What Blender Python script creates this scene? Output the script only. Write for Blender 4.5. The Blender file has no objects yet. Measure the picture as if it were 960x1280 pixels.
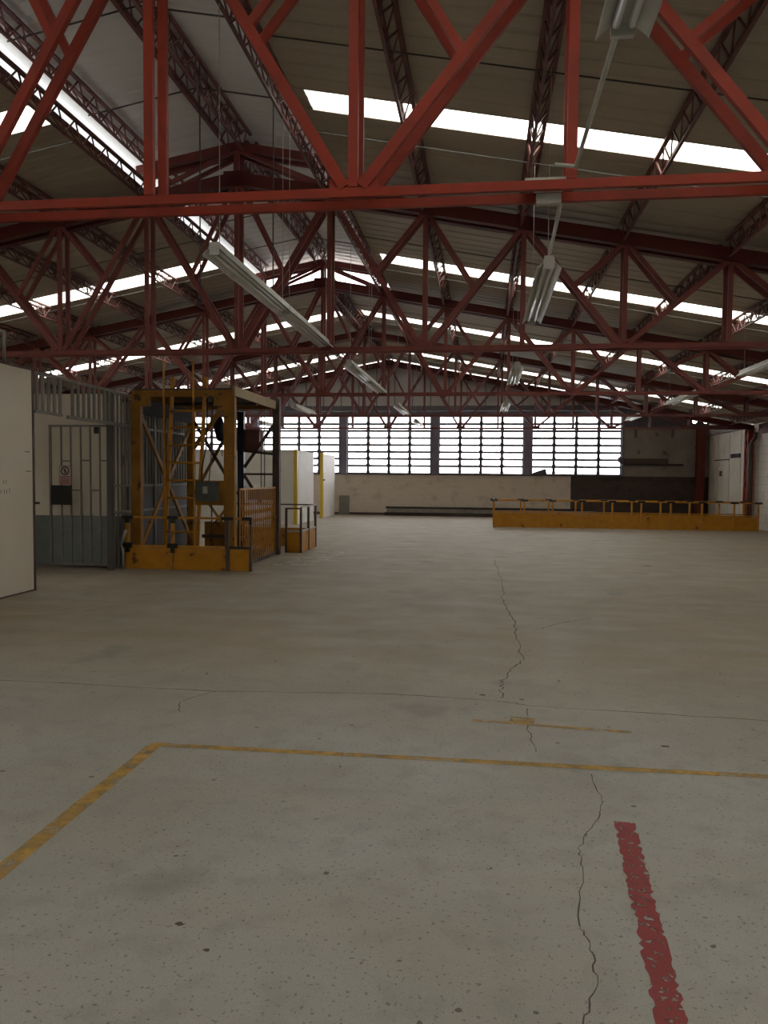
import bpy, math, random
from mathutils import Vector, Matrix
random.seed(7)
S = bpy.context.scene
COL = S.collection

# ------------------------------------------------------------------ camera
YAW, PITCH, ROLL, CAM_H = 0.1277, 0.0466, 0.0086, 1.6
fw = Vector((-math.sin(YAW)*math.cos(PITCH), math.cos(YAW)*math.cos(PITCH), -math.sin(PITCH)))
rt = Vector((math.cos(YAW), math.sin(YAW), 0)); up = rt.cross(fw)
cr, sr = math.cos(ROLL), math.sin(ROLL)
R_, U_ = rt*cr + up*sr, up*cr - rt*sr
cam = bpy.data.objects.new('camera', bpy.data.cameras.new('camera')); COL.objects.link(cam)
cam.matrix_world = Matrix(((R_.x, U_.x, -fw.x, 0), (R_.y, U_.y, -fw.y, 0), (R_.z, U_.z, -fw.z, CAM_H), (0, 0, 0, 1)))
cam.data.sensor_fit = 'VERTICAL'; cam.data.sensor_height = 36; cam.data.lens = 27; cam.data.clip_end = 500
S.camera = cam

# ------------------------------------------------------------------ sky and exposure
W = bpy.data.worlds.new('overcast_sky'); S.world = W; W.use_nodes = True
W.node_tree.nodes['Background'].inputs[0].default_value = (1.0, 0.965, 0.925, 1)
W.node_tree.nodes['Background'].inputs[1].default_value = 1.0
S.view_settings.view_transform = 'Standard'; S.view_settings.look = 'None'
S.view_settings.gamma = 1; S.view_settings.use_curve_mapping = False
S.view_settings.exposure = 2.95
S.cycles.use_denoising = True
S.cycles.max_bounces = 10; S.cycles.diffuse_bounces = 6; S.cycles.transparent_max_bounces = 16

# ------------------------------------------------------------------ dimensions of the hall (metres)
XR, ZA, SL, P = -3.216, 5.42, 0.186, 1.2261       # ridge x, truss apex z, slope, panel length
HB, BAY, T1 = 3.224, 5.36, 4.5317                 # bottom chord z, bay, first truss y
T = [T1 + BAY*i for i in range(5)]
YW, YB, YG = 31.42, -6.19, 26.36                  # far wall, back wall, gable cladding
XE, XL = 8.75, -15.2                              # right and left wall faces
MON = 0.41                                        # clerestory rise
ROOF = 0.20                                       # roof sheet above chord centre
TH = math.atan(SL)
def zc(x): return ZA - SL*abs(x - XR)

def portal(loc, rot, sx, sy):
    l = bpy.data.lights.new('daylight_portal', 'AREA'); l.shape = 'RECTANGLE'; l.size = sx; l.size_y = sy
    l.cycles.is_portal = True
    o = bpy.data.objects.new('daylight_portal', l); COL.objects.link(o); o.location = loc; o.rotation_euler = rot

# ------------------------------------------------------------------ helpers
class MB:
    def __init__(s): s.v = []; s.f = []
    def quadbox(s, c):                      # eight corners, bottom ring then top ring
        n = len(s.v); s.v += [Vector(p) for p in c]
        s.f += [tuple(n+i for i in q) for q in ((3,2,1,0),(4,5,6,7),(0,1,5,4),(1,2,6,5),(2,3,7,6),(3,0,4,7))]
        return s
    def box(s, x0, x1, y0, y1, z0, z1):
        return s.quadbox([(x0,y0,z0),(x1,y0,z0),(x1,y1,z0),(x0,y1,z0),(x0,y0,z1),(x1,y0,z1),(x1,y1,z1),(x0,y1,z1)])
    def bar(s, a, b, w, d, ref=(0,1,0)):    # w across, d along ref
        a, b = Vector(a), Vector(b); t = (b-a).normalized(); r = Vector(ref)
        if abs(t.dot(r)) > .98: r = Vector((1,0,0))
        sd = t.cross(r).normalized(); r = sd.cross(t).normalized()
        q = [(-1,-1),(1,-1),(1,1),(-1,1)]
        return s.quadbox([a+sd*(w/2*i)+r*(d/2*j) for i,j in q] + [b+sd*(w/2*i)+r*(d/2*j) for i,j in q])
    def tube(s, pts, r, n=8, cap=True):
        pts = [Vector(p) for p in pts]; rings = []
        for i, p in enumerate(pts):
            t = (pts[min(i+1,len(pts)-1)] - pts[max(i-1,0)]).normalized()
            a = Vector((0,0,1)) if abs(t.z) < .9 else Vector((1,0,0))
            u = t.cross(a).normalized(); w = t.cross(u); k = len(s.v)
            rr = r[i] if isinstance(r, (list,tuple)) else r
            for j in range(n):
                g = 2*math.pi*j/n; s.v.append(p + u*(rr*math.cos(g)) + w*(rr*math.sin(g)))
            rings.append(k)
        for a, b in zip(rings, rings[1:]):
            for j in range(n): s.f.append((a+j, a+(j+1)%n, b+(j+1)%n, b+j))
        if cap: s.f += [tuple(rings[0]+j for j in reversed(range(n))), tuple(rings[-1]+j for j in range(n))]
        return s
    def prism(s, poly, y0, y1):             # poly in (x,z), extruded along y
        n = len(poly); k = len(s.v)
        s.v += [Vector((x,y0,z)) for x,z in poly] + [Vector((x,y1,z)) for x,z in poly]
        s.f += [tuple(k+i for i in range(n)), tuple(k+n+i for i in reversed(range(n)))]
        s.f += [(k+i, k+n+i, k+n+(i+1)%n, k+(i+1)%n) for i in range(n)]
        return s
    def mesh(s, name, off=Vector((0,0,0)), smooth=False):
        m = bpy.data.meshes.new(name); m.from_pydata([p-off for p in s.v], [], s.f); m.update()
        if smooth:
            for p in m.polygons: p.use_smooth = True
        return m
    def build(s, name, mat, parent=None, smooth=False, bevel=0):
        off = Vector((0,0,0)); p = parent
        while p: off = off + Vector(p.location); p = p.parent
        o = put(name, s.mesh(name, off, smooth), mat, parent)
        if bevel:
            b = o.modifiers.new('bevel', 'BEVEL'); b.width = bevel; b.segments = 2; b.limit_method = 'ANGLE'
        return o
def put(name, me, mat, parent=None, loc=(0,0,0), rot=(0,0,0)):
    if mat is not None and not me.materials: me.materials.append(mat)
    o = bpy.data.objects.new(name, me); COL.objects.link(o); o.location = loc; o.rotation_euler = rot
    if parent: o.parent = parent
    return o
def tag(o, label, cat, group=None):
    o['label'] = label; o['category'] = cat
    if group: o['group'] = group
    return o
def empty(name, loc=(0,0,0)):
    o = bpy.data.objects.new(name, None); COL.objects.link(o); o.location = loc; o.empty_display_size = .2; return o
def thing(name, label, cat, loc=(0,0,0), group=None): return tag(empty(name, loc), label, cat, group)
def struct(o): o['kind'] = 'structure'; return o
def B(x0,x1,y0,y1,z0,z1): return MB().box(x0,x1,y0,y1,z0,z1)
def copy_tree(o, parent=None):
    c = o.copy(); COL.objects.link(c); c.parent = parent
    for ch in list(o.children): copy_tree(ch, c)
    return c
ORD = ['first','second','third','fourth','fifth','sixth','seventh','eighth','ninth','tenth']

# ------------------------------------------------------------------ materials
def node(nt, t, **kw):
    n = nt.nodes.new(t)
    for k, v in kw.items(): setattr(n, k, v)
    return n
def mat(name, c, c2=None, rough=.6, metal=0., scale=3., mixlo=.35, mixhi=.7, bump=0., bscale=40., spots=None, spotscale=9., spotlo=.66, stretch=(1,1,1), spec=.4):
    m = bpy.data.materials.new(name); m.use_nodes = True; nt = m.node_tree
    b = nt.nodes['Principled BSDF']; b.inputs['Roughness'].default_value = rough; b.inputs['Metallic'].default_value = metal
    b.inputs['Specular IOR Level'].default_value = spec
    tc = node(nt, 'ShaderNodeNewGeometry'); mp = node(nt, 'ShaderNodeMapping'); mp.inputs['Scale'].default_value = stretch
    nt.links.new(tc.outputs['Position'], mp.inputs[0])
    def noise(sc, lo, hi, det=5.):
        n = node(nt, 'ShaderNodeTexNoise'); n.inputs['Scale'].default_value = sc; n.inputs['Detail'].default_value = det
        nt.links.new(mp.outputs[0], n.inputs['Vector'])
        r = node(nt, 'ShaderNodeMapRange'); r.inputs[1].default_value = lo; r.inputs[2].default_value = hi
        nt.links.new(n.outputs['Fac'], r.inputs[0]); return r.outputs[0]
    def mix(f, a, bcol):
        x = node(nt, 'ShaderNodeMix', data_type='RGBA'); nt.links.new(f, x.inputs[0])
        for s_, v in ((x.inputs[6], a), (x.inputs[7], bcol)):
            if isinstance(v, tuple): s_.default_value = (*v, 1)
            else: nt.links.new(v, s_)
        return x.outputs[2]
    col = c
    if c2: col = mix(noise(scale, mixlo, mixhi), c, c2)
    if spots: col = mix(noise(spotscale, spotlo, spotlo+.05, 8.), col, spots)
    if isinstance(col, tuple): b.inputs['Base Color'].default_value = (*col, 1)
    else: nt.links.new(col, b.inputs['Base Color'])
    if bump:
        bp = node(nt, 'ShaderNodeBump'); bp.inputs['Strength'].default_value = bump; bp.inputs['Distance'].default_value = .01
        nt.links.new(noise(bscale, 0, 1), bp.inputs['Height']); nt.links.new(bp.outputs[0], b.inputs['Normal'])
    m['_mix'] = 1
    return m
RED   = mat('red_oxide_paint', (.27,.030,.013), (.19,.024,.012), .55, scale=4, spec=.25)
REDM  = mat('dimmed_red_paint', (.19,.046,.036), (.13,.034,.028), .6, scale=4, spec=.25)  # darker red: weaker light on the second and third trusses put into colour
REDF  = mat('dimmed_red_brown_paint', (.135,.040,.036), (.095,.031,.028), .6, scale=4, spec=.25)  # browner still: dim light and haze on the far trusses painted in
YEL2  = mat('shaded_yellow_paint', (.36,.165,.014), (.25,.11,.012), .6, scale=4, spots=(.08,.04,.014), spotscale=5, spotlo=.62)  # darker yellow: the shade over the lift is put into the colour
HOUS  = mat('faded_red_housing', (.21,.09,.075), (.16,.07,.06), .6, scale=5)
REDD  = mat('dull_red_paint', (.11,.020,.014), (.075,.016,.012), .6, scale=4, spec=.25)
JOIST = mat('joist_paint', (.17,.06,.05), (.10,.038,.034), .6, scale=6)
ROOFM = mat('roof_sheet_paint', (.42,.36,.28), (.36,.31,.24), .55, scale=1.2, stretch=(.35,1,1))
ROOF2 = mat('ridge_sheet_paint', (.68,.67,.66), (.60,.59,.585), .5, scale=.8, stretch=(.35,1,1))
YEL   = mat('yellow_paint', (.52,.235,.012), (.42,.175,.010), .5, scale=5, spots=(.13,.055,.012), spotscale=5, spotlo=.64)
YELL  = mat('light_yellow_trim', (.70,.50,.05), (.60,.42,.04), .5, scale=5)
BLK   = mat('black_fitting', (.018,.016,.015), None, .5)
WHT   = mat('white_wall_paint', (.80,.73,.63), (.74,.67,.575), .65, scale=1.5, spots=(.25,.22,.19), spotscale=6, spotlo=.74)
WHT2  = mat('white_panel_paint', (.78,.76,.72), (.72,.70,.66), .6, scale=2, spots=(.3,.27,.23), spotscale=9, spotlo=.76)
GREY  = mat('grey_steel_paint', (.23,.22,.19), (.18,.17,.15), .55, scale=6)
DGREY = mat('dark_grey_sheet', (.095,.087,.082), (.075,.069,.065), .6, scale=3)
DADO  = mat('grey_blue_dado', (.17,.19,.19), (.14,.155,.155), .5, scale=4)
BROWN = mat('brown_steel', (.11,.075,.06), (.07,.05,.045), .6, scale=6)
BOX   = mat('switch_box_grey', (.075,.085,.085), (.06,.07,.07), .5, scale=9)
NAVY  = mat('navy_steel', (.012,.016,.035), (.008,.01,.02), .4)
COLM  = mat('window_pier_paint', (.20,.185,.24), (.16,.15,.20), .6, scale=5)
LINT  = mat('lintel_paint', (.12,.11,.13), (.09,.085,.10), .6, scale=3)
CLAD  = mat('gable_sheet_paint', (.52,.48,.46), (.44,.41,.40), .55, scale=1.5, stretch=(1,1,.3))
FIX   = mat('fixture_enamel', (.55,.545,.51), (.46,.455,.42), .4, scale=8)
TUBE  = mat('fluorescent_tube', (.75,.76,.74), None, .25)
WIRE  = mat('wire', (.05,.045,.04), None, .5)
PALE  = mat('pale_conduit', (.45,.44,.40), (.36,.35,.31), .5, scale=9)
PLAS  = mat('stained_plaster', (.34,.31,.27), (.22,.20,.18), .8, scale=1.2, spots=(.12,.10,.09), spotscale=2.5, spotlo=.66)
CREAM = mat('cream_board', (.58,.54,.45), (.47,.43,.35), .7, scale=1.6, spots=(.17,.14,.11), spotscale=3, spotlo=.70)
TIMB  = mat('dark_timber', (.055,.045,.038), (.035,.028,.024), .8, scale=5, stretch=(.2,1,1))
CONC  = mat('pale_beam', (.30,.28,.25), (.22,.20,.18), .8, scale=5)
SIGNW = mat('sign_white', (.62,.56,.50), None, .5)
SIGNR = mat('sign_red', (.32,.05,.05), None, .5)
CRACK = mat('dark_crack_mark', (.085,.07,.058), None, .9)  # even dark tone for cracks, chips and pencil marks
BRICKW= mat('canopy_board', (.42,.31,.15), (.33,.24,.11), .6, scale=4)

def brick_mat(name, c1, c2, mortar, bw=.24, bh=.09, bumpd=.006, patch=None, rot=None):
    m = bpy.data.materials.new(name); m.use_nodes = True; nt = m.node_tree; b = nt.nodes['Principled BSDF']
    b.inputs['Roughness'].default_value = .8
    g = node(nt, 'ShaderNodeNewGeometry'); mp = node(nt, 'ShaderNodeMapping'); mp.inputs['Rotation'].default_value = rot or (math.pi/2, 0, 0)
    nt.links.new(g.outputs['Position'], mp.inputs[0])
    t = node(nt, 'ShaderNodeTexBrick'); nt.links.new(mp.outputs[0], t.inputs[0])
    t.inputs['Color1'].default_value = (*c1,1); t.inputs['Color2'].default_value = (*c2,1); t.inputs['Mortar'].default_value = (*mortar,1)
    t.inputs['Scale'].default_value = 1; t.inputs['Brick Width'].default_value = bw; t.inputs['Row Height'].default_value = bh; t.inputs['Mortar Size'].default_value = .008
    n = node(nt, 'ShaderNodeTexNoise'); n.inputs['Scale'].default_value = 2.2; n.inputs['Detail'].default_value = 8; nt.links.new(g.outputs['Position'], n.inputs['Vector'])
    r = node(nt, 'ShaderNodeMapRange'); r.inputs[1].default_value = .56; r.inputs[2].default_value = .72; nt.links.new(n.outputs['Fac'], r.inputs[0])
    x = node(nt, 'ShaderNodeMix', data_type='RGBA'); nt.links.new(r.outputs[0], x.inputs[0]); nt.links.new(t.outputs['Color'], x.inputs[6])
    x.inputs[7].default_value = (*(patch or tuple(k*.5 for k in c1)),1); nt.links.new(x.outputs[2], b.inputs['Base Color'])
    bp = node(nt, 'ShaderNodeBump'); bp.inputs['Strength'].default_value = .6; bp.inputs['Distance'].default_value = bumpd; bp.invert = True
    nt.links.new(t.outputs['Fac'], bp.inputs['Height']); nt.links.new(bp.outputs[0], b.inputs['Normal'])
    return m
BRW = brick_mat('white_painted_brick', (.68,.61,.52), (.64,.57,.48), (.60,.53,.45), patch=(.46,.40,.33))
BRD = brick_mat('dark_bare_brick', (.085,.06,.048), (.065,.048,.04), (.05,.04,.035), patch=(.035,.03,.028))
BRS = brick_mat('white_side_brick', (.62,.58,.50), (.56,.52,.45), (.44,.40,.34), patch=(.40,.36,.30), rot=(math.pi/2, 0, math.pi/2))

def sheet_mat(name, tint, translucent, tcol):
    m = bpy.data.materials.new(name); m.use_nodes = True; nt = m.node_tree; nt.nodes.clear()
    o = node(nt, 'ShaderNodeOutputMaterial'); a = node(nt, 'ShaderNodeBsdfTransparent'); a.inputs[0].default_value = (*tint,1)
    t = node(nt, 'ShaderNodeBsdfTranslucent'); t.inputs[0].default_value = (*tcol,1)
    x = node(nt, 'ShaderNodeMixShader'); x.inputs[0].default_value = translucent
    nt.links.new(a.outputs[0], x.inputs[1]); nt.links.new(t.outputs[0], x.inputs[2]); nt.links.new(x.outputs[0], o.inputs[0])
    return m
SKYL = sheet_mat('translucent_fibreglass', (.86,.87,.84), .45, (.85,.86,.82))
CLER = sheet_mat('dusty_fibreglass', (.30,.31,.32), .5, (.62,.64,.66))
GLAS = sheet_mat('hazy_glass', (.95,.97,1.), .12, (.9,.93,1.))

def patchy_mat(name, c, lo, hi, sc, rough=.7):
    m = bpy.data.materials.new(name); m.use_nodes = True; nt = m.node_tree; b = nt.nodes['Principled BSDF']
    b.inputs['Base Color'].default_value = (*c,1); b.inputs['Roughness'].default_value = rough; b.inputs['Specular IOR Level'].default_value = .2
    g = node(nt, 'ShaderNodeNewGeometry'); n = node(nt, 'ShaderNodeTexNoise'); n.inputs['Scale'].default_value = sc; n.inputs['Detail'].default_value = 8
    n.inputs['Roughness'].default_value = .65
    nt.links.new(g.outputs['Position'], n.inputs['Vector']); r = node(nt, 'ShaderNodeMapRange'); r.inputs[1].default_value = lo; r.inputs[2].default_value = hi
    nt.links.new(n.outputs['Fac'], r.inputs[0]); nt.links.new(r.outputs[0], b.inputs['Alpha'])
    return m
PY = patchy_mat('worn_yellow_line', (.47,.28,.07), .20, .66, 9)
PR = patchy_mat('worn_red_line', (.27,.06,.062), .38, .46, 30)
STREAK = patchy_mat('pale_light_streak', (.62,.58,.52), .34, .62, 5)  # patchy pale colour standing in for light streaks on the floor
PB = patchy_mat('faded_yellow_blot', (.44,.27,.08), .30, .66, 8)

def floor_mat():
    m = bpy.data.materials.new('worn_concrete'); m.use_nodes = True; nt = m.node_tree; b = nt.nodes['Principled BSDF']
    g = node(nt, 'ShaderNodeNewGeometry'); L = nt.links.new
    def noise(sc, lo, hi, det=6., st=None):
        n = node(nt, 'ShaderNodeTexNoise'); n.inputs['Scale'].default_value = sc; n.inputs['Detail'].default_value = det
        if st:
            mp = node(nt, 'ShaderNodeMapping'); mp.inputs['Scale'].default_value = st; L(g.outputs['Position'], mp.inputs[0]); L(mp.outputs[0], n.inputs['Vector'])
        else: L(g.outputs['Position'], n.inputs['Vector'])
        r = node(nt, 'ShaderNodeMapRange'); r.inputs[1].default_value = lo; r.inputs[2].default_value = hi; L(n.outputs['Fac'], r.inputs[0]); return r.outputs[0]
    def mix(f, a, c, amt=None):
        x = node(nt, 'ShaderNodeMix', data_type='RGBA')
        if amt is not None:
            mm = node(nt, 'ShaderNodeMath', operation='MULTIPLY'); L(f, mm.inputs[0]); mm.inputs[1].default_value = amt; f = mm.outputs[0]
        L(f, x.inputs[0])
        for s_, v in ((x.inputs[6], a), (x.inputs[7], c)):
            if isinstance(v, tuple): s_.default_value = (*v,1)
            else: L(v, s_)
        return x.outputs[2]
    sep = node(nt, 'ShaderNodeSeparateXYZ'); L(g.outputs['Position'], sep.inputs[0])
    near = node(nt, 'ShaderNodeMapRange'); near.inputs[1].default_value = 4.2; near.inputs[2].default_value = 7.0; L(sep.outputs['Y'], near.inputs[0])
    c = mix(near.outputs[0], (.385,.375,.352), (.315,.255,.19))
    c = mix(noise(.7, .38, .68), c, (.27,.235,.195), .6)
    c = mix(noise(1.6, .45, .72, 8, (.5,1.6,1)), c, (.38,.34,.285), .45)
    c = mix(noise(1.3, .60, .70, 9), c, (.20,.185,.165), .6)
    c = mix(noise(6, .50, .70), c, (.24,.225,.20), .35)
    c = mix(noise(55, .665, .69, 1), c, (.13,.12,.105), .65)
    c = mix(noise(170, .60, .68, 2), c, (.17,.155,.135), .6)
    c = mix(noise(130, .62, .70, 2, (1.3,1,1)), c, (.50,.48,.43), .4)
    c = mix(noise(14, .76, .775, 1), c, (.09,.08,.07), .8)
    L(c, b.inputs['Base Color'])
    rr = node(nt, 'ShaderNodeMapRange'); rr.inputs[3].default_value = .55; rr.inputs[4].default_value = .8; L(noise(2, .3, .7), rr.inputs[0]); L(rr.outputs[0], b.inputs['Roughness'])
    b.inputs['Specular IOR Level'].default_value = .25
    bp = node(nt, 'ShaderNodeBump'); bp.inputs['Strength'].default_value = .25; bp.inputs['Distance'].default_value = .004; L(noise(45, .2, .8, 4), bp.inputs['Height']); L(bp.outputs[0], b.inputs['Normal'])
    return m
FLOOR = floor_mat()

# ================================================================== SETTING
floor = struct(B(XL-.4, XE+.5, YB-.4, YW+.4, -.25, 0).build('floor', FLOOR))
def ribbon(name, pts, w, m, jit=0, n=10, z=.0012, ragged=0):
    P2 = []
    for (a, b) in zip(pts, pts[1:]):
        for i in range(n):
            t = i/n; P2.append(Vector((a[0]+(b[0]-a[0])*t + random.uniform(-jit,jit), a[1]+(b[1]-a[1])*t + random.uniform(-jit,jit), 0)))
    P2.append(Vector((*pts[-1], 0))); mb = MB()
    for i, p in enumerate(P2):
        t = (P2[min(i+1,len(P2)-1)] - P2[max(i-1,0)]).normalized(); s_ = Vector((-t.y, t.x, 0)); ww = w*(random.uniform(.4,1.2) if jit else 1)/2
        w1, w2 = (ww*(1-random.random()**3*ragged), ww*(1-random.random()**3*ragged)) if ragged else (ww, ww)
        mb.v += [p+s_*w1+Vector((0,0,z)), p-s_*w2+Vector((0,0,z))]
        if i: k = 2*i; mb.f.append((k-2, k-1, k+1, k))
    return mb.build(name, m, floor)
ribbon('floor_joint', [(-9,5.45),(-3.68,5.45),(-1.94,5.41),(-.7,5.54),(.12,5.49),(.34,5.41),(1.9,5.31),(8.6,5.25)], .012, CRACK, .012)
ribbon('floor_crack', [(.24,14.9),(.31,11.6),(.28,9.9),(.36,8.6),(.36,6.77),(.17,6.07),(.15,5.56)], .013, CRACK, .022, 12)
ribbon('floor_crack', [(.34,5.35),(.30,5.0),(.33,4.49)], .007, CRACK, .012, 8)
ribbon('floor_crack', [(.6,4.19),(.61,3.86),(.58,3.69),(.43,3.33),(.43,3.16),(.36,2.75),(.39,2.64),(.38,2.43),(.32,2.24),(.30,1.6)], .0055, CRACK, .008, 7)
ribbon('floor_crack', [(.55,8.1),(.9,8.6),(1.25,8.95)], .012, CRACK, .02, 8)
ribbon('floor_crack', [(-1.94,5.41),(-2.1,5.1),(-2.0,4.9)], .008, CRACK, .012, 8)
ribbon('floor_crack', [(-5.4,7.8),(-4.6,8.2),(-4.2,9.4)], .010, CRACK, .02, 8)
ribbon('line_or_light_streak', [(-1.93,4.27),(8.6,4.36)], .062, PY, z=.0018)
ribbon('line_or_light_streak', [(-1.9,4.24),(-1.9,-2)], .085, PY, z=.002)
ribbon('line_or_light_streak', [(.675,3.62),(.575,2.28),(.50,1.2)], .10, PR, z=.0018, n=60, ragged=.4)
ribbon('painted_blot', [(.20,5.08),(.36,5.06)], .13, PB, z=.0018)
ribbon('painted_blot', [(-.05,5.02),(.95,4.93)], .05, PB, z=.0022)
for i in range(7):  # streaks of light beside the lift, laid as pale ribbons
    ribbon('line_or_light_streak', [(-3.75+.05*i, 13.3+.42*i), (-2.95+.02*i, 13.55+.42*i)], .10, STREAK, z=.002)
for x, y, s_ in ((.02,5.62,.03),(.3,5.55,.022),(3.0,14.5,.09),(1.1,4.7,.03),(-1.05,2.55,.02),(-.9,2.42,.016)):
    mb = MB(); k = 9; mb.v = [Vector((x+s_*random.uniform(.6,1.1)*math.cos(2*math.pi*i/k), y+s_*.7*random.uniform(.6,1.1)*math.sin(2*math.pi*i/k), .0015)) for i in range(k)]; mb.f = [tuple(range(k))]
    mb.build('floor_chip', CRACK, floor)

# ---- roof: corrugated sheets with one translucent sheet row in every bay
def sheet_mesh(name, w, L, pitch, depth=.034, th=.008):
    prof = []; n = round(w/pitch)
    for i in range(n):
        y = i*pitch; prof += [(y,0),(y+.56*pitch,0),(y+.66*pitch,depth),(y+.90*pitch,depth)]
    prof.append((w,0)); m = len(prof); mb = MB()
    for x in (0, L):
        for dz in (0, th): mb.v += [Vector((x,y,z+dz)) for y,z in prof]
    a0,a1,b0,b1 = 0, m, 2*m, 3*m
    for i in range(m-1):
        mb.f += [(a0+i,a0+i+1,b0+i+1,b0+i),(a1+i+1,a1+i,b1+i,b1+i+1),(a0+i+1,a0+i,a1+i,a1+i+1),(b0+i,b0+i+1,b1+i+1,b1+i)]
    mb.f += [(a0,b0,b1,a1),(a0+m-1,a1+m-1,b1+m-1,b0+m-1)]
    return mb.mesh(name)
ceiling = struct(empty('ceiling'))
_sm = {}
def roof_sheet(side, y0, w, d0, d1, zridge, m, name):
    L = (d1-d0)/math.cos(TH); key = (round(w,3), round(L,3), name)
    if key not in _sm: _sm[key] = sheet_mesh(name, w+.012, L, (w+.012)/(5 if w > .8 else 2), .008)
    z = zridge - SL*d0
    if side > 0: put(name, _sm[key], m, ceiling, (XR+d0, y0-.006, z), (0, TH, 0))
    else: put(name, _sm[key], m, ceiling, (XR-d0, y0+w+.006, z), (0, TH, math.pi))
def sky_row(b): return (T1+b*BAY+(2.96 if b == 0 else 3.13), .43 if b == 0 else .56)
MON_END = T[2]+.1; MRE = T[2]+.48
for b in range(-2, 5):
    ys, SKW = sky_row(b); yprev = sum(sky_row(b-1)) if b > -2 else YB-.3
    nn = max(1, round((ys-yprev)/1.2)); OW = (ys-yprev)/nn
    rows = [(yprev+OW*i, OW, 0) for i in range(nn)] + [(ys, SKW, 1 if b < 4 else 0)]
    if b == 4: OW = (YG+.09-yprev)/2; rows = [(yprev+OW*i, OW, 0) for i in range(2)]
    for (y0, w, sk) in rows:
        d0 = 1.30 if y0 < MON_END else 0.0
        for side in (1, -1):
            dmax = 12.7
            if sk:
                a, e = (1.42 if d0 else .25), (10.3 if side > 0 else 8.3)
                roof_sheet(side, y0, w, a, e, ZA+ROOF, SKYL, 'skylight_sheet')
                if a > d0: roof_sheet(side, y0, w, d0, a+.01, ZA+ROOF, ROOFM, 'roof_sheet')
                roof_sheet(side, y0, w, e-.01, dmax, ZA+ROOF, ROOFM, 'roof_sheet')
                c = (a+e)/2
                portal((XR+side*c, y0+w/2, ZA+ROOF-SL*c+.06), (0, side*TH, 0), (e-a), w)
            else: roof_sheet(side, y0, w, d0, dmax, ZA+ROOF, ROOFM, 'roof_sheet')
ym = YB-.3; nm = 18; wm = (MRE - ym)/nm
for i in range(nm):
    for side in (1, -1): roof_sheet(side, ym+i*wm, wm, 0, 1.48, ZA+MON+ROOF, ROOF2, 'ridge_sheet')
MB().prism([(XR-.22,ZA+MON+ROOF+.012),(XR,ZA+MON+ROOF+.06),(XR+.22,ZA+MON+ROOF+.012),(XR,ZA+MON+ROOF+.075)], ym, MRE).build('ridge_cap', ROOFM, ceiling)
MB().prism([(XR-.25,ZA+ROOF+.0),(XR,ZA+ROOF+.05),(XR+.25,ZA+ROOF+.0),(XR,ZA+ROOF+.065)], 15.99, YG+.09).build('ridge_cap', ROOFM, ceiling)
B(XL-.3, XE+.35, YG+.12, YW+.35, 4.44, 4.52).build('end_bay_roof', ROOFM, ceiling)
for side in (1,-1):        # translucent clerestory strips of the raised ridge and daylight portals on them
    x = XR+side*1.36; z0, z1 = zc(x)+ROOF+.03, zc(x)+MON+ROOF
    B(x-.006, x+.006, ym, MRE, z0, z1).build('clerestory_sheet', CLER, ceiling)
    portal((x+side*.05, (ym+MON_END)/2, (z0+z1)/2), (0, side*math.pi/2, 0), z1-z0, MON_END-ym)
    for b in range(0, 5):
        for o_ in (.2, 1.79, 3.57):
            if b == 0 and o_ < 1: continue
            y = T[b]+o_ ; a = 1.3 if y < MON_END else .1
            MB().bar((XR+side*a, y, ZA-SL*a+.06), (XR+side*11.8, y, ZA-SL*11.8+.06), .010, .010).build('sag_rod', WIRE, ceiling)
for side in (1,-1):        # sloping glazing that closes the end of the raised ridge
    ye = 15.99; a = [(XR, MRE, ZA+MON+ROOF), (XR+side*1.42, MRE, ZA+MON+ROOF-SL*1.42), (XR+side*1.42, ye, ZA+ROOF+.03-SL*1.42), (XR, ye, ZA+ROOF+.03)]
    MB().quadbox([Vector(p) for p in a] + [Vector(p)+Vector((0,.004,.006)) for p in a]).build('end_glazing', GLAS, ceiling)
for b in (0,1):
    for o_ in (.9, 2.4, 3.9):
        for side in (1,-1): MB().bar((XR, T[b]+o_, ZA+MON+.08), (XR+side*1.3, T[b]+o_, ZA+MON-.16), .012, .012).build('sag_rod', WIRE, ceiling)

# ---- walls
wall_back = struct(B(XL-.3, XE+.3, YB-.3, YB, 0, 6.0).build('wall_back', WHT))
wall_left = struct(B(XL-.3, XL, YB, YW+.3, 0, 3.55).build('wall_left', WHT))
wall_right = struct(B(XE, XE+.3, YB, YW+.3, 0, 3.55).build('wall_right', BRS))
ZS, ZT = 1.69, 4.08
wall_far = struct(B(XL, 3.48, YW, YW+.24, 0, ZS).build('wall_far', BRW))
B(3.48, XE, YW+.004, YW+.24, 0, ZS-.02).build('bare_brickwork', BRD, wall_far)
B(5.50, XE, YW+.02, YW+.24, ZS-.02, 3.58).build('plaster_infill', PLAS, wall_far)
B(5.50, XE, YW-.06, YW+.24, 3.58, 3.80).build('lintel', LINT, wall_far)
B(XL, XE, YW-.05, YW+.24, ZT, ZT+.34).build('lintel', LINT, wall_far)
B(5.50, XE, YW+.03, YW+.24, 3.80, ZT).build('plaster_infill', LINT, wall_far)
B(XL, XE, YW+.02, YW+.2, ZT+.34, 4.44).build('wall_head', CLAD, wall_far)
B(XL, 5.5, YW-.06, YW+.26, ZS-.03, ZS+.015).build('window_sill', LINT, wall_far)
B(XL, 3.48, YW-.015, YW, 0, .10).build('skirting', BROWN, wall_far)
B(5.45, 7.75, YW-.16, YW+.02, 2.10, 2.17).build('shelf_plank', TIMB, wall_far)
B(5.42, 7.2, YW-.05, YW+.02, 2.17, 2.38).build('stain_board', BROWN, wall_far)
for x in (5.95, 7.35): B(x-.05, x+.05, YW-.03, YW+.02, 3.2, 3.58).build('stub_post', LINT, wall_far)
piers = [-13.34, -9.55, -5.76, -1.965, 1.765]
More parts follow.
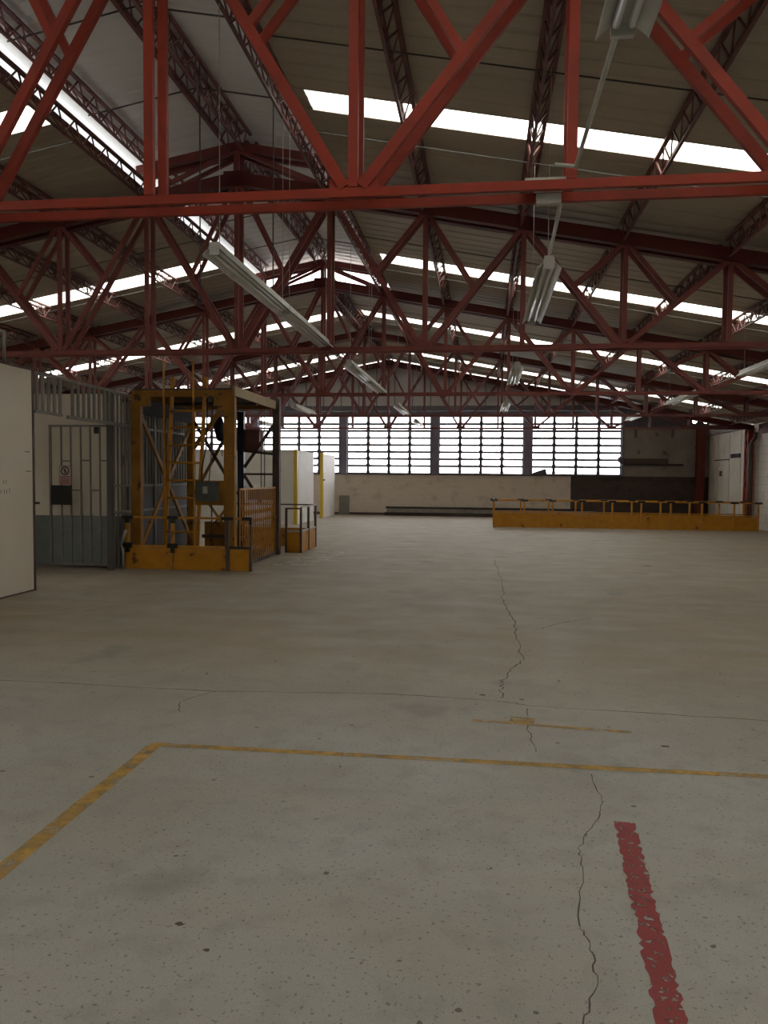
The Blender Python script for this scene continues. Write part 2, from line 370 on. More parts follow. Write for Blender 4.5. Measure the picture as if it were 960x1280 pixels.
for x in piers: B(x-.17, x+.17, YW-.07, YW+.2, ZS, ZT).build('window_pier', COLM, wall_far, bevel=.01)
B(5.42, 5.52, YW-.02, YW+.2, ZS, ZT).build('window_pier', COLM, wall_far)

# ---- louvred windows in the far wall
edges = [(a+.17, (b-.17 if b < 5 else b-.04)) for a, b in zip(piers, piers[1:]+[5.46])]
pane_me = {}
for i, (x0, x1) in enumerate(edges):
    w = struct(empty('window_%d' % (i+1), ((x0+x1)/2, YW+.1, ZS)))
    fr = MB(); 
    for z in (ZS+.03, ZT-.03): fr.box(x0, x1, YW+.07, YW+.13, z-.03, z+.03)
    fr.box(x0, x0+.035, YW+.07, YW+.13, ZS, ZT); fr.box(x1-.035, x1, YW+.07, YW+.13, ZS, ZT)
    fr.build('window_frame', LINT, w)
    cw = (x1-x0)/4; rh = (ZT-ZS-.1)/8
    for c in range(1, 4): B(x0+c*cw-.055, x0+c*cw+.055, YW+.06, YW+.14, ZS, ZT).build('mullion', LINT, w)
    for r in range(1, 8): B(x0, x1, YW+.085, YW+.12, ZS+.05+r*rh-.046, ZS+.05+r*rh+.046).build('louvre_bar', LINT, w)
    key = round(cw, 3)
    if key not in pane_me: pane_me[key] = B(-cw/2+.03, cw/2-.03, -.003, .003, -rh/2-.012, rh/2+.012).mesh('louvre_pane')
    for c in range(4):
        for r in range(8):
            put('louvre_pane', pane_me[key], GLAS, w, (x0+(c+.5)*cw-w.location.x, .05, .05+(r+.5)*rh), (random.choice((-.2,-.16,-.24)), 0, 0))
            if c: pass
    portal(((x0+x1)/2, YW+.3, (ZS+ZT)/2), (math.pi/2, 0, math.pi), x1-x0, ZT-ZS)
    clips = MB()
    for c in range(1, 4):
        for r in range(8): clips.box(x0+c*cw-.08, x0+c*cw+.08, YW+.05, YW+.085, ZS+.05+(r+.08)*rh, ZS+.05+(r+.30)*rh)
    clips.build('louvre_clips', LINT, w)

# ---- gable cladding above the end bay, beam under it
gable = struct(empty('wall_gable', (XR, YG, 3.95)))
gw = .62; x = -14.2
while x < 8.4:
    a, b = max(x,-14.2), min(x+gw-.02, 8.6)
    z0 = 4.02; zt = [zc(q)+ROOF-.03 for q in (a, b)]
    if min(zt) > z0+.02:
        mb = MB(); mid = [zc(q)+ROOF-.03 for q in (a, b)]
        mb.quadbox([(a,YG,z0),(b,YG,z0),(b,YG+.02,z0),(a,YG+.02,z0),(a,YG,mid[0]),(b,YG,mid[1]),(b,YG+.02,mid[1]),(a,YG+.02,mid[0])])
        mb.build('cladding_sheet', CLAD, gable)
        B(b-.005, b+.025, YG-.012, YG+.02, z0, min(zt)).build('cladding_rib', LINT, gable)
    x += gw
B(-15.0, 8.6, YG+.04, YG+.12, 3.84, 4.04).build('gable_beam', LINT, gable)
for s_ in (1,-1):
    xa, xb = XR+s_*3.0, XR+s_*12.7
    q = [(xa,zc(xa)+ROOF+.03),(xb,zc(xb)+ROOF+.03),(xb,4.5),(xa,max(4.5,zc(xa)+ROOF+.04))]
    MB().prism(q, YG+.13, YG+.15).build('upstand', CLAD, gable)

# ---- right wall: boards between the two columns, beam above
B(XE, XE+.3, YG+.12, YW+.3, 3.55, 4.44).build('wall_head', PLAS, wall_right)
B(XE-.10, XE, 26.5, 31.3, 3.28, 3.86).build('wall_beam', CONC, wall_right)
B(XL-.3, XL, YG+.12, YW+.3, 3.55, 4.44).build('wall_head', PLAS, wall_left)
B(XE-.12, XE, 14.0, 25.7, 3.05, 3.35).build('wall_beam', REDD, wall_right)
ycuts = [26.3, 27.1, 27.52, 27.85, 28.75, 29.35, 30.05, 30.5, 31.2]
for a, b in zip(ycuts, ycuts[1:]):
    B(XE-.05-random.uniform(0,.015), XE, a+.012, b-.012, .05, 3.26).build('wall_board', CREAM, wall_right)
B(XE-.075, XE-.04, 28.75, 30.5, 2.28, 2.32).build('wall_rail', TIMB, wall_right)
B(XE-.07, XE-.02, 29.55, 29.85, 1.70, 1.90).build('broken_patch', TIMB, wall_right)
for i in range(4): B(XE-.12, XE-.05, 27.55+.25*i, 27.70+.25*i, 2.34, 2.48).build('wall_hook', BLK, wall_right)

# ---- columns
def laced_column(name, x, y, h, label, laced=True):
    t = thing(name, label, 'column', (x, y, 0))
    if laced:
        for dy in (-.15, .15): B(x-.09, x+.09, y+dy-.03, y+dy+.03, .02, h).build('channel', RED, t)
        n = 9
        for i in range(n):
            z0, z1 = .1+(h-.2)*i/n, .1+(h-.2)*(i+1)/n; s_ = 1 if i % 2 else -1
            MB().bar((x-.085, y-.13*s_, z0), (x-.085, y+.13*s_, z1), .04, .012, (1,0,0)).build('lacing_bar', RED, t)
    else:
        B(x-.15, x+.15, y-.02, y+.02, .02, h).build('flange', REDM, t); B(x-.15, x+.15, y+.18, y+.22, .02, h).build('flange', REDM, t)
        B(x-.02, x+.02, y+.02, y+.18, .02, h).build('web', REDD, t)
    B(x-.20, x+.17, y-.2, y+.24, 0, .02).build('base_plate', BROWN, t)
    return t
laced_column('steel_column', 8.55, T[4]+.35, 3.2, 'red laced steel column on the right wall beside the yellow guard rail')
laced_column('steel_column', 8.35, YW-.34, 3.62, 'plain dark red steel column in the far right corner', False)
tp = MB().tube([(8.62,T[4]-.05,3.1),(8.62,T[4]-.05,2.95),(8.45,T[4]-.1,2.7),(8.45,T[4]-.1,.05)], .06, 10)
tag(tp.build('drain_pipe', BROWN, None, True), 'brown drain pipe with a bent top beside the laced right column', 'pipe')

# ================================================================== TRUSSES
GY = .10
def pair(mb, a, b, w, d):
    for s_ in (-1, 1): mb.bar((a[0], s_*GY, a[1]), (b[0], s_*GY, b[1]), w, d)
    return mb
def xk(k): return XR + k*P
DEND = 11.75
def make_truss(monitor, RED, REDD):
    parts = []
    mb = MB()
    for s_ in (-1, 1):
        mb.box(XR-DEND, XR+DEND, s_*GY-.016, s_*GY+.016, HB-.026, HB+.026)
    parts.append(('bottom_chord', mb, RED))
    parts.append(('chord_batten', None, None))
    for s_ in (1, -1):
        m2 = MB(); e = XR+s_*DEND
        for g in (-1, 1): m2.quadbox([(XR,g*GY-.05,ZA-.08),(e,g*GY-.05,zc(e)-.08),(e,g*GY+.05,zc(e)-.08),(XR,g*GY+.05,ZA-.08),
                                     (XR,g*GY-.05,ZA+.08),(e,g*GY-.05,zc(e)+.08),(e,g*GY+.05,zc(e)+.08),(XR,g*GY+.05,ZA+.08)])
        parts.append(('top_chord', m2, REDD))
    for k in range(-9, 10):
        parts.append(('vertical', pair(MB(), (xk(k), HB+.03), (xk(k), zc(xk(k))-.06), .055, .036), RED))
    for k in range(-8, 9, 2):
        for s_ in (-1, 1):
            a = (xk(k)+s_*.05, HB+.03); b = (xk(k+s_)-s_*.03, zc(xk(k+s_))-.06)
            parts.append(('diagonal', pair(MB(), a, b, .062, .038), RED))
            if abs(k) <= 6 or (k*s_ < 0):
                m = ((a[0]+b[0])/2, (a[1]+b[1])/2)
                parts.append(('strut', pair(MB(), (xk(k)+s_*.04, zc(xk(k))-.07), m, .05, .034), RED))
    for s_ in (-1, 1):
        parts.append(('diagonal', pair(MB(), (XR+s_*DEND*.985, HB+.02), (xk(9*s_), zc(xk(9))-.06), .07, .05), RED))
    parts.append(('apex_plate', B(XR-.16, XR+.16, -.15, .15, ZA-.10, ZA+.09), REDD))
    for k in range(-8, 9, 2):
        parts.append(('gusset', B(xk(k)-.14, xk(k)+.14, -.10, -.085, HB-.03, HB+.08), RED))
    if monitor:
        zm = ZA+MON
        for s_ in (-1, 1):
            e = XR+s_*1.42; ze = zm-SL*1.42
            m3 = MB()
            for g in (-1, 1): m3.quadbox([(XR,g*GY-.03,zm-.055),(e,g*GY-.03,ze-.055),(e,g*GY+.03,ze-.055),(XR,g*GY+.03,zm-.055),
                                         (XR,g*GY-.03,zm+.055),(e,g*GY-.03,ze+.055),(e,g*GY+.03,ze+.055),(XR,g*GY+.03,zm+.055)])
            parts.append(('clerestory_rafter', m3, RED))
            parts.append(('clerestory_post', pair(MB(), (XR+s_*P, zc(XR+P)+.08), (XR+s_*P, zm-SL*P-.05), .06, .05), RED))
            parts.append(('clerestory_strut', pair(MB(), (XR+s_*.05, zm-.06), (XR+s_*P*.95, zc(XR+P)+.10), .05, .04), RED))
        parts.append(('clerestory_post', pair(MB(), (XR, ZA+.08), (XR, zm-.03), .07, .05), RED))
    return [(n, mb.mesh(n), m) for n, mb, m in parts if mb]
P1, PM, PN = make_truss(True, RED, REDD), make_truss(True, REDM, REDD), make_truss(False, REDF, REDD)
TL = ['nearest red steel roof truss, its bottom chord crossing the top third of the picture',
      'second red roof truss from the camera, with raised clerestory frame on its apex',
      'third red roof truss from the camera, at the bright end of the clerestory',
      'fourth red roof truss from the camera, behind the clerestory end',
      'farthest red roof truss, its bottom chord seen against the far windows']
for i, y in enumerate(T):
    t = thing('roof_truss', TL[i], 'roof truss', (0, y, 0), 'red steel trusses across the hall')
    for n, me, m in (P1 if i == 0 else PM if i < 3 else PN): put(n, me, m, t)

# ================================================================== LATTICE PURLINS
def purlin_meshes(L, wid=.13, dep=.23):
    ch = MB()
    for x in (-wid/2, wid/2): ch.box(x-.02, x+.02, 0, L, -.03, 0)
    ch.box(-.014, .014, 0, L, -dep, -dep+.022)
    lc = MB(); n = int(L/.17)
    for i in range(n):
        y0, y1 = L*i/n, L*(i+1)/n
        for x in (-wid/2, wid/2):
            a, b = ((x, y0, -.015), (0, y1, -dep+.01)) if i % 2 else ((0, y0, -dep+.01), (x, y1, -.015))
            lc.bar(a, b, .014, .014, (1,0,0))
    return ch.mesh('joist_chords'), lc.mesh('joist_lacing')
CH, LC = purlin_meshes(BAY-.24)
def purlin_line(x, zoff, label, bays, roll, m=JOIST):
    t = thing('lattice_purlin', label, 'purlin', (x, T[bays[0]], zc(x)+zoff), 'lattice purlins under the roof')
    for b in bays:
        j = put('joist', CH, m, t, (0, (b-bays[0])*BAY+.12, 0), (0, roll, 0)); put('lacing', LC, m, j)
ZP = ROOF-.015
for s_, nm_ in ((1,'right'), (-1,'left')):
    for k in range(1, 10):
        lab = '%s lattice purlin %s of the ridge, running the length of the roof' % (ORD[k-1], nm_)
        bays = [0,1,2,3] if k != 9 else [1,2,3]
        purlin_line(XR+s_*k*P, ZP, lab, bays, s_*TH)
    purlin_line(XR+s_*1.18, ZP+MON-.01, 'lattice purlin along the %s edge of the raised clerestory roof' % nm_, [0,1], s_*TH)
    purlin_line(XR+s_*.13, ZP+MON, '%s one of the paired lattice purlins under the clerestory ridge' % nm_, [0,1], s_*TH)
    purlin_line(XR+s_*.13, ZP, '%s one of the paired ridge purlins beyond the clerestory' % nm_, [2,3], s_*TH)

# ================================================================== FLUORESCENT FIXTURES
LF = 2.1
def fixture_meshes(L):
    hs = MB().prism([(-.045,.0),(.045,.0),(.035,.05),(-.035,.05)], 0, L).mesh('housing')
    rf = MB()
    for s_ in (-1, 1): rf.prism([(s_*.04,.0),(s_*.042,.006),(s_*.09,-.035),(s_*.092,-.05),(s_*.085,-.038)][::s_], .0, L)
    tb = MB().tube([(0,.04,0),(0,L-.04,0)], .014, 8).mesh('fluorescent_tube', smooth=True)
    ec = B(-.04,.04,0,.02,-.045,.01).mesh('end_cap')
    return hs, rf.mesh('reflector'), tb, ec
FM = {L: fixture_meshes(L) for L in (2.1, 2.45)}
def fixture(x, y, z, label, L=2.1):
    t = thing('fluorescent_fixture', label, 'light fixture', (x, y, z), 'hanging twin-tube fluorescent fixtures')
    hs, rf, tb, ec = FM[L]
    put('housing', hs, FIX, t); put('reflector', rf, FIX, t)
    for s_ in (-1, 1): put('tube', tb, TUBE, t, (s_*.027, 0, -.020))
    put('end_cap', ec, FIX, t); put('end_cap', ec, FIX, t, (0, L-.02, 0))
    top = zc(x)-.055-z
    for yy in (.12, L-.12):
        MB().bar((x, y+yy, z+.05), (x, y+yy, z+top), .005, .005).build('hanger_wire', PALE, t)
row = 'in the row right of the ridge'
fixture(.465, .78, 3.20, 'fluorescent fixture cut off by the top edge of the picture')
fixture(.465, 5.90, 3.20, 'fluorescent fixture hanging just beyond the nearest truss, right of centre')
fixture(.465, 11.20, 3.20, 'third fluorescent fixture from the camera in the row right of centre')
fixture(.465, 16.60, 3.20, 'farthest fluorescent fixture in the row right of centre, small against the lintel')
fixture(-2.02, 5.62, 3.29, 'near half of the long double fluorescent row left of centre')
fixture(-2.02, 7.75, 3.29, 'far half of the long double fluorescent row left of centre')
fixture(-1.995, 11.30, 3.27, 'third fluorescent fixture from the camera in the row left of centre')
fixture(-1.995, 13.45, 3.27, 'fourth fluorescent fixture from the camera in the row left of centre')
fixture(-1.995, 17.75, 3.25, 'fifth fluorescent fixture left of centre, in front of the window lintel', 2.45)
fixture(-1.995, 22.60, 3.25, 'last fluorescent fixture left of centre, against the bright window')
fixture(-4.44, 17.80, 3.25, 'fluorescent fixture above the brown lift post, farther left')
fixture(-6.89, 23.30, 3.25, 'fluorescent fixture seen through the yellow lift frame')
fixture(4.14, 10.75, 3.31, 'fluorescent fixture at the right edge of the picture', 2.45)
fixture(4.14, 15.75, 3.31, 'second fluorescent fixture in the right-hand row, tilted line above the dark brick corner', 2.45)
fixture(4.14, 20.75, 3.31, 'farthest fluorescent fixture in the right-hand row, beside the last window', 2.45)
tag(MB().tube([(.47,2.88,3.25),(.47,4.30,3.27),(.36,4.31,3.29)], .011, 8).build('conduit', PALE, None, True), 'pale conduit running from the top fixture to the nearest truss', 'conduit')
tag(MB().tube([(.45,4.72,3.33),(.46,5.2,3.30),(.47,5.95,3.27)], .013, 8).build('conduit', PALE, None, True), 'pale conduit between nearest truss and the second hanging fixture', 'conduit')
t = thing('junction_box', 'pale junction box clamped on the nearest truss bottom chord', 'box', (.33, T1, HB))
B(.28,.42,T1+.02,T1+.07,HB-.055,HB-.0).build('box_body', PALE, t); B(.21,.45,T1-.06,T1+.07,HB+.033,HB+.06).build('box_cover', PALE, t)
for x, y, l in ((-3.03, 8.0, 'thin wire hanging below the clerestory ridge, left of its partner'), (-2.23, 8.0, 'thin wire hanging from the right clerestory purlin')):
    tag(B(x-.006,x+.006,y-.006,y+.006,3.4,zc(x)+MON+.17).build('hanging_wire', WIRE), l, 'wire')

# twin emergency lamp in the far corner
em = bpy.data.materials.new('lamp_glow'); em.use_nodes = True
em.node_tree.nodes['Principled BSDF'].inputs['Emission Color'].default_value = (1,.97,.9,1); em.node_tree.nodes['Principled BSDF'].inputs['Emission Strength'].default_value = 1.5
t = thing('emergency_lamp', 'lit twin-head emergency lamp on the beam in the far right corner', 'lamp', (8.3, YW-.12, 3.80))
B(8.18,8.42,YW-.14,YW-.04,3.70,3.86).build('lamp_case', LINT, t)
for x in (8.09, 8.50):
    h_ = MB().tube([(x,YW-.12,3.83),(x,YW-.20,3.83),(x,YW-.28,3.82)], [.04,.07,.09], 14).build('lamp_head', LINT, t, True)
    MB().tube([(x,YW-.281,3.82),(x,YW-.30,3.82)], [.085,.06], 14).build('lens', em, h_, True)

# ================================================================== LEFT: PARTITION, GATE, FENCE
XF = -6.05
t = thing('partition_wall', 'white board partition at the left edge with pencil tally marks', 'partition', (XF, 7.9, 0))
for a, b in ((5.2, 7.5), (7.5, 9.72)): B(XF-.06, XF, a+.002, b-.002, .02, 2.98).build('board', WHT, t)
B(XF-.07, XF+.01, 9.72, 9.76, 0, 3.0).build('edge_post', BROWN, t)
B(XF-.07, XF+.01, 5.2, 9.72, 2.98, 3.01).build('cap_rail', BROWN, t); B(XF-.06, XF, 5.2, 9.72, 0, .02).build('sole_plate', BROWN, t)
B(XF+.0, XF+.06, 9.74, 9.78, 1.18, 1.21).build('latch', BLK, t)
for yy, zz, w_, h_ in ((9.08,1.46,.008,.05),(9.13,1.465,.008,.045),(9.02,1.34,.008,.05),(9.09,1.335,.008,.05),(9.14,1.335,.008,.05),(9.2,1.345,.008,.06),(9.55,1.88,.10,.010),(9.57,1.62,.11,.010)):
    B(XF, XF+.0015, yy, yy+w_, zz, zz+h_).build('pencil_mark', CRACK, t)
for dy in (0, .13):
    tag(MB().tube([(XF-.03,9.05+dy,3.01),(XF-.03,9.05+dy,3.30),(XF-.06,9.10+dy,3.40),(XF-.16,9.16+dy,3.44)], .022, 8).build('bent_pipe', GREY, None, True),
        'bent grey pipe rising from the white partition, %s one' % ('nearer' if dy == 0 else 'farther'), 'pipe')
# white room wall behind the gate
t = thing('room_wall', 'white wall with grey painted lower half behind the open barred gate', 'wall', (-7.8, 12.55, 0))
B(-9.6, -6.2, 12.52, 12.64, .87, 2.97).build('upper_wall', WHT, t); B(-9.6, -6.2, 12.515, 12.64, 0, .87).build('painted_dado', DADO, t)
# barred gate standing open
GYY = 12.2
t = thing('barred_gate', 'grey steel barred gate standing open with black lock plate', 'gate', (-6.2, GYY, 0))
gf = [( -7.28,-7.25),( -6.205,-6.175)]
B(-7.285,-7.25,GYY-.018,GYY+.018,.05,2.42).build('stile', GREY, t); B(-6.20,-6.165,GYY-.018,GYY+.018,.05,2.42).build('stile', GREY, t)
B(-7.25,-6.20,GYY-.018,GYY+.018,2.385,2.42).build('top_rail', GREY, t); B(-7.25,-6.20,GYY-.018,GYY+.018,.05,.085).build('bottom_rail', GREY, t)
B(-7.25,-6.20,GYY+.012,GYY+.018,.085,.87).build('kick_sheet', DADO, t)
for x in (-7.07,-6.90,-6.72,-6.55,-6.38): B(x-.012,x+.012,GYY-.012,GYY+.012,.085,2.385).build('bar', GREY, t)
for x0, x1, z in ((-7.07,-6.9,1.81),(-6.72,-6.55,1.82),(-6.38,-6.2,1.82),(-6.9,-6.72,1.32),(-6.55,-6.38,1.32),(-7.07,-6.9,.66),(-6.38,-6.2,.66)):
    B(x0+.012,x1-.012,GYY-.01,GYY+.01,z-.012,z+.012).build('spacer', GREY, t)
lk = B(-7.25,-6.88,GYY-.03,GYY-.013,1.07,1.40).build('lock_plate', BLK, t)
B(-6.47,-6.39,GYY-.03,GYY-.012,2.27,2.38).build('bolt', BLK, t)
t = thing('warning_sign', 'small white and red no-entry sign fixed on the barred gate', 'sign', (-7.0, GYY-.02, 1.42))
B(-7.10,-6.89,GYY-.022,GYY-.016,1.41,1.73).build('sign_plate', SIGNW, t)
bd = MB()
for a in ((-7.10,-6.89,1.41,1.418),(-7.10,-6.89,1.722,1.73),(-7.10,-7.094,1.41,1.73),(-6.896,-6.89,1.41,1.73)): bd.box(a[0],a[1],GYY-.024,GYY-.022,a[2],a[3])
bd.build('sign_border', SIGNR, t)
ring = MB(); cx, cz = -6.995, 1.645; n = 24
for i in range(n):
    a, b = 2*math.pi*i/n, 2*math.pi*(i+1)/n; ring.bar((cx+.066*math.cos(a),GYY-.0235,cz+.066*math.sin(a)), (cx+.066*math.cos(b),GYY-.0235,cz+.066*math.sin(b)), .018, .003)
ring.bar((cx-.045,GYY-.0245,cz+.045), (cx+.045,GYY-.0245,cz-.045), .012, .002)
ring.build('prohibition_ring', BLK, t)
ped = MB().tube([(cx,GYY-.024,cz+.034),(cx,GYY-.0235,cz+.034)], .012, 10)
for a, b, w_ in (((0,.022),(0,-.012),.02),((0,-.01),(-.016,-.045),.010),((0,-.01),(.014,-.045),.010),((0,.016),(-.022,-.006),.008),((0,.016),(.02,-.008),.008)):
    ped.bar((cx+a[0],GYY-.0235,cz+a[1]), (cx+b[0],GYY-.0235,cz+b[1]), w_, .002)
ped.build('walking_figure', BLK, t)
for i, z in enumerate((1.545,1.515,1.488,1.461,1.436)): B(-7.085,-6.905-.012*(i%2),GYY-.024,GYY-.022,z-.008,z+.008).build('text_line', SIGNR, t)

# barred fence: transom over the gate opening, then the fence running back
t = thing('barred_transom', 'grey barred transom frame with broken bottom rail above the gate opening', 'grille', (XF, 11.1, 2.4))
B(XF-.02,XF+.02,9.78,12.02,2.94,2.98).build('top_rail', GREY, t)
B(XF-.02,XF+.02,9.78,10.46,2.42,2.46).build('bottom_rail', GREY, t); B(XF-.02,XF+.02,10.62,12.6,2.40,2.45).build('bottom_rail', GREY, t)
for y in [9.84+.145*i for i in range(5)] + [10.76+.16*i for i in range(8)]:
    B(XF-.017,XF+.017,y-.02,y+.02,2.45,2.94).build('bar', GREY, t)
t = thing('barred_fence', 'grey barred fence with dark sheet base running back behind the yellow lift', 'fence', (XF-.06, 13.8, 0))
xf = XF-.06
B(xf-.04,xf+.04,11.98,12.06,0,2.98).build('post', DGREY, t); B(xf-.03,xf+.03,13.7,13.76,0,2.98).build('post', GREY, t); B(xf-.03,xf+.03,15.55,15.61,0,2.98).build('post', GREY, t)
B(xf-.008,xf+.008,12.7,15.55,.02,1.40).build('base_sheet', DGREY, t)
for z in (.95,1.40,2.42,2.95): B(xf-.02,xf+.02,12.06,15.55,z-.02,z+.02).build('rail', GREY, t)
y = 12.16
while y < 15.5:
    B(xf-.013,xf+.013,y-.013,y+.013,1.42 if y > 12.7 else .02,2.94).build('bar', GREY, t); y += .135
t = thing('shaft_wall', 'dark plastered wall behind the grey fence and yellow lift', 'wall', (-6.2, 14.1, 0))
B(-6.24,-6.16,12.70,15.6,0,2.84).build('wall_panel', PLAS, t); B(-6.24,-6.16,12.70,15.6,2.84,2.9).build('wall_cap', TIMB, t)
tag(MB().tube([(XF+.06,12.22,.0),(XF+.07,12.2,.3),(XF+.02,12.22,.42)], .018, 8).tube([(XF+.02,12.22,.42),(XF+.12,12.2,.66)], .026, 8).build('gate_stop', PALE, None, True), 'pale bent pipe handle beside the fence post', 'pipe')

# ---- white booths with yellow edges towards the window wall
t = thing('partition_booth', 'white partition booth with a yellow corner post behind the lift', 'partition', (-6.0, 24.45, 0))
for a, b in ((-15.0,-12.0),(-12.0,-9.0),(-9.0,-6.1)): B(a+.003, b-.003, 24.42, 24.48, 0, 2.41).build('front_panel', WHT2, t)
B(-6.06,-6.0,24.55,26.9,0,2.41).build('side_panel', WHT2, t); B(-6.10,-5.99,24.40,24.55,0,2.44).build('corner_post', YELL, t)
B(-15.0,-6.1,24.41,24.49,2.41,2.43).build('cap_strip', CONC, t)
for x, z, w_ in ((-6.75,2.0,.22),(-6.7,1.76,.18)): B(x,x+w_,24.415,24.42,z,z+.025).build('marking', CRACK, t)
t = thing('partition_panel', 'narrow white partition panel with a yellow front edge near the windows', 'partition', (-6.0, 28.4, 0))
B(-6.05,-5.99,28.5,30.8,0,2.42).build('panel', WHT2, t); B(-6.08,-5.97,28.38,28.5,0,2.46).build('edge_post', YELL, t)
B(-6.0,-5.9,28.40,28.44,1.42,1.46).build('handle', BLK, t)
t = thing('corrugated_offcut', 'small grey corrugated sheet leaning on the white brick wall', 'sheet', (-5.69, YW-.08, 0))
for i in range(5): MB().quadbox([(-5.91+.088*i,YW-.11,0),(-5.83+.088*i,YW-.11,0),(-5.83+.088*i,YW-.09,0),(-5.91+.088*i,YW-.09,0),(-5.91+.088*i,YW-.045,.79),(-5.83+.088*i,YW-.045,.79),(-5.83+.088*i,YW-.025,.79),(-5.91+.088*i,YW-.025,.79)]).build('corrugation', GREY, t)
# ---- long timbers on the floor by the far wall
for lab, x0, x1, z0, z1, dy, m in (('dark lowest timber of the long pile at the foot of the brick wall', -4.0, 4.6, 0, .13, .12, TIMB),
                               ('pale long beam lying on the timber pile by the brick wall', -3.9, 4.4, .13, .29, .14, CONC),
                               ('dark topmost timber of the long pile by the brick wall', -3.95, 4.5, .29, .36, .11, TIMB)):
    tag(MB().quadbox([(x0,YW-.42+dy,z0),(x1,YW-.42+dy,z0),(x1,YW-.24+dy,z0),(x0,YW-.24+dy,z0),(x0+.03,YW-.42+dy,z1),(x1-.04,YW-.41+dy,z1),(x1-.02,YW-.25+dy,z1),(x0,YW-.24+dy,z1)]).build('long_timber', m, None, bevel=.012), lab, 'timber')
def lump(name, c, r, m, label, cat):
    mb = MB(); n, k = 10, 6
    for j in range(k+1):
        for i in range(n):
            a, p = 2*math.pi*i/n, math.pi*(j/k) ; q = random.uniform(.8,1.15)
            mb.v.append(Vector((c[0]+r[0]*q*math.sin(p)*math.cos(a), c[1]+r[1]*q*math.sin(p)*math.sin(a), c[2]+r[2]*(1 + q*math.cos(p))*.5)))
    for j in range(k):
        for i in range(n): mb.f.append((j*n+i, j*n+(i+1)%n, (j+1)*n+(i+1)%n, (j+1)*n+i))
    tag(mb.build(name, m, None, True), label, cat)
z_ = ZS+.015
tag(MB().quadbox([(1.95,YW-.05,z_),(2.55,YW-.05,z_),(2.55,YW+.04,z_),(1.95,YW+.04,z_),(1.97,YW-.05,z_+.07),(2.47,YW-.04,z_+.27),(2.5,YW+.03,z_+.24),(1.97,YW+.03,z_+.09)]).build('folded_tarpaulin', LINT, None, bevel=.03), 'dark folded tarpaulin on the sill at the left of the last window', 'tarpaulin')
lump('rag_bundle', (5.42,YW-.11,2.17), (.16,.06,.28), LINT, 'grey rag bundle on the shelf end beside the window jamb', 'bundle')

# ================================================================== YELLOW GUARD RAILS
def rail_run(t, pts, sheet=(.0,.43), mid=.47, top=.87, post=.035, fit=True, posts=None, axis='x', c=0.):
    for a, b in zip(pts, pts[1:]):
        if axis == 'x':
            B(a+.032,b-.032,c-.006,c+.006,.02,sheet[1]).build('panel', YEL, t)
            B(a+.10,b-.10,c-.016,c+.016,top-.016,top+.016).build('top_rail', YEL, t); B(a+.03,b-.03,c-.016,c+.016,mid-.016,mid+.016).build('mid_rail', YEL, t)
        else:
            B(c-.006,c+.006,a+.012,b-.012,.02,sheet[1]).build('panel', YEL, t)
            B(c-.016,c+.016,a+.07,b-.07,top-.016,top+.016).build('top_rail', YEL, t); B(c-.016,c+.016,a+.03,b-.03,mid-.016,mid+.016).build('mid_rail', YEL, t)
    for p in pts:
        x, y = (p, c) if axis == 'x' else (c, p)
        if abs(x-.36) < .01 and axis == 'y': continue
        o = B(x-.024,x+.024,y-.024,y+.024,0,top-.03).build('post', YEL, t)
        if axis == 'x': B(x-.11,x+.11,y-.03,y+.03,top-.03,top+.03).build('clamp', BLK, t)
        else: B(x-.026,x+.026,y-.075,y+.075,top-.026,top+.026).build('clamp', BLK, t)
t = thing('guard_rail', 'long yellow guard rail with sheet panels in front of the far right corner', 'guard rail', (4.3, 25.1, 0))
rail_run(t, [.36,1.31,2.18,3.09,4.01,4.88,5.76,6.68,7.62,8.32], c=24.6)
rail_run(t, [.36,1.25,2.15,3.02,3.92,4.80,5.70,6.60,7.50,8.25], c=25.7)
rail_run(t, [24.6,25.7], c=.36, axis='y')
# guard in front of the lift
t = thing('guard_rail', 'short yellow guard rail with black fittings in front of the lift', 'guard rail', (-4.95, 12.33, 0))
cy = 12.33
for a, b in ((-6.00,-5.17),(-5.15,-4.22),(-4.18,-3.82)): B(a,b,cy-.008,cy+.008,.0,.36).build('panel', YEL, t)
for a, b, m in ((-5.86,-5.28,YEL),(-5.12,-4.30,YEL),(-4.1,-3.93,YEL)): B(a,b,cy-.018,cy+.018,.855,.891).build('top_rail', m, t)
for a, b in ((-5.87,-5.24),(-5.14,-4.26)): B(a,b,cy-.02,cy+.02,.37,.405).build('mid_rail', YEL, t)
B(-4.24,-3.80,cy-.022,cy+.022,.365,.405).build('mid_rail', BLK, t)
for x in (-5.96,-5.16): 
    B(x-.026,x+.026,cy-.026,cy+.026,.44,.80).build('post', YEL, t); B(x-.09,x+.09,cy-.03,cy+.03,.845,.90).build('clamp', BLK, t)
    B(x-.04,x+.04,cy-.03,cy+.03,.78,.845).build('clamp', BLK, t); B(x-.09,x+.09,cy-.032,cy+.032,.36,.44).build('clamp', BLK, t); B(x-.035,x+.035,cy-.03,cy+.03,.28,.36).build('clamp', BLK, t)
B(-4.23,-4.17,cy-.03,cy+.03,0,.40).build('post', BROWN, t); B(-3.83,-3.79,cy-.03,cy+.03,0,.40).build('post', BROWN, t)
B(-4.31,-4.10,cy-.03,cy+.03,.845,.90).build('clamp', BLK, t); B(-3.95,-3.79,cy-.03,cy+.03,.845,.90).build('clamp', BLK, t)
B(-3.83,-3.79,cy-.03,cy+.03,.78,.845).build('clamp', BLK, t); B(-4.24,-4.18,cy-.028,cy+.028,.40,.845).build('post', BROWN, t); B(-3.825,-3.795,cy-.02,cy+.02,.40,.78).build('post', BROWN, t)
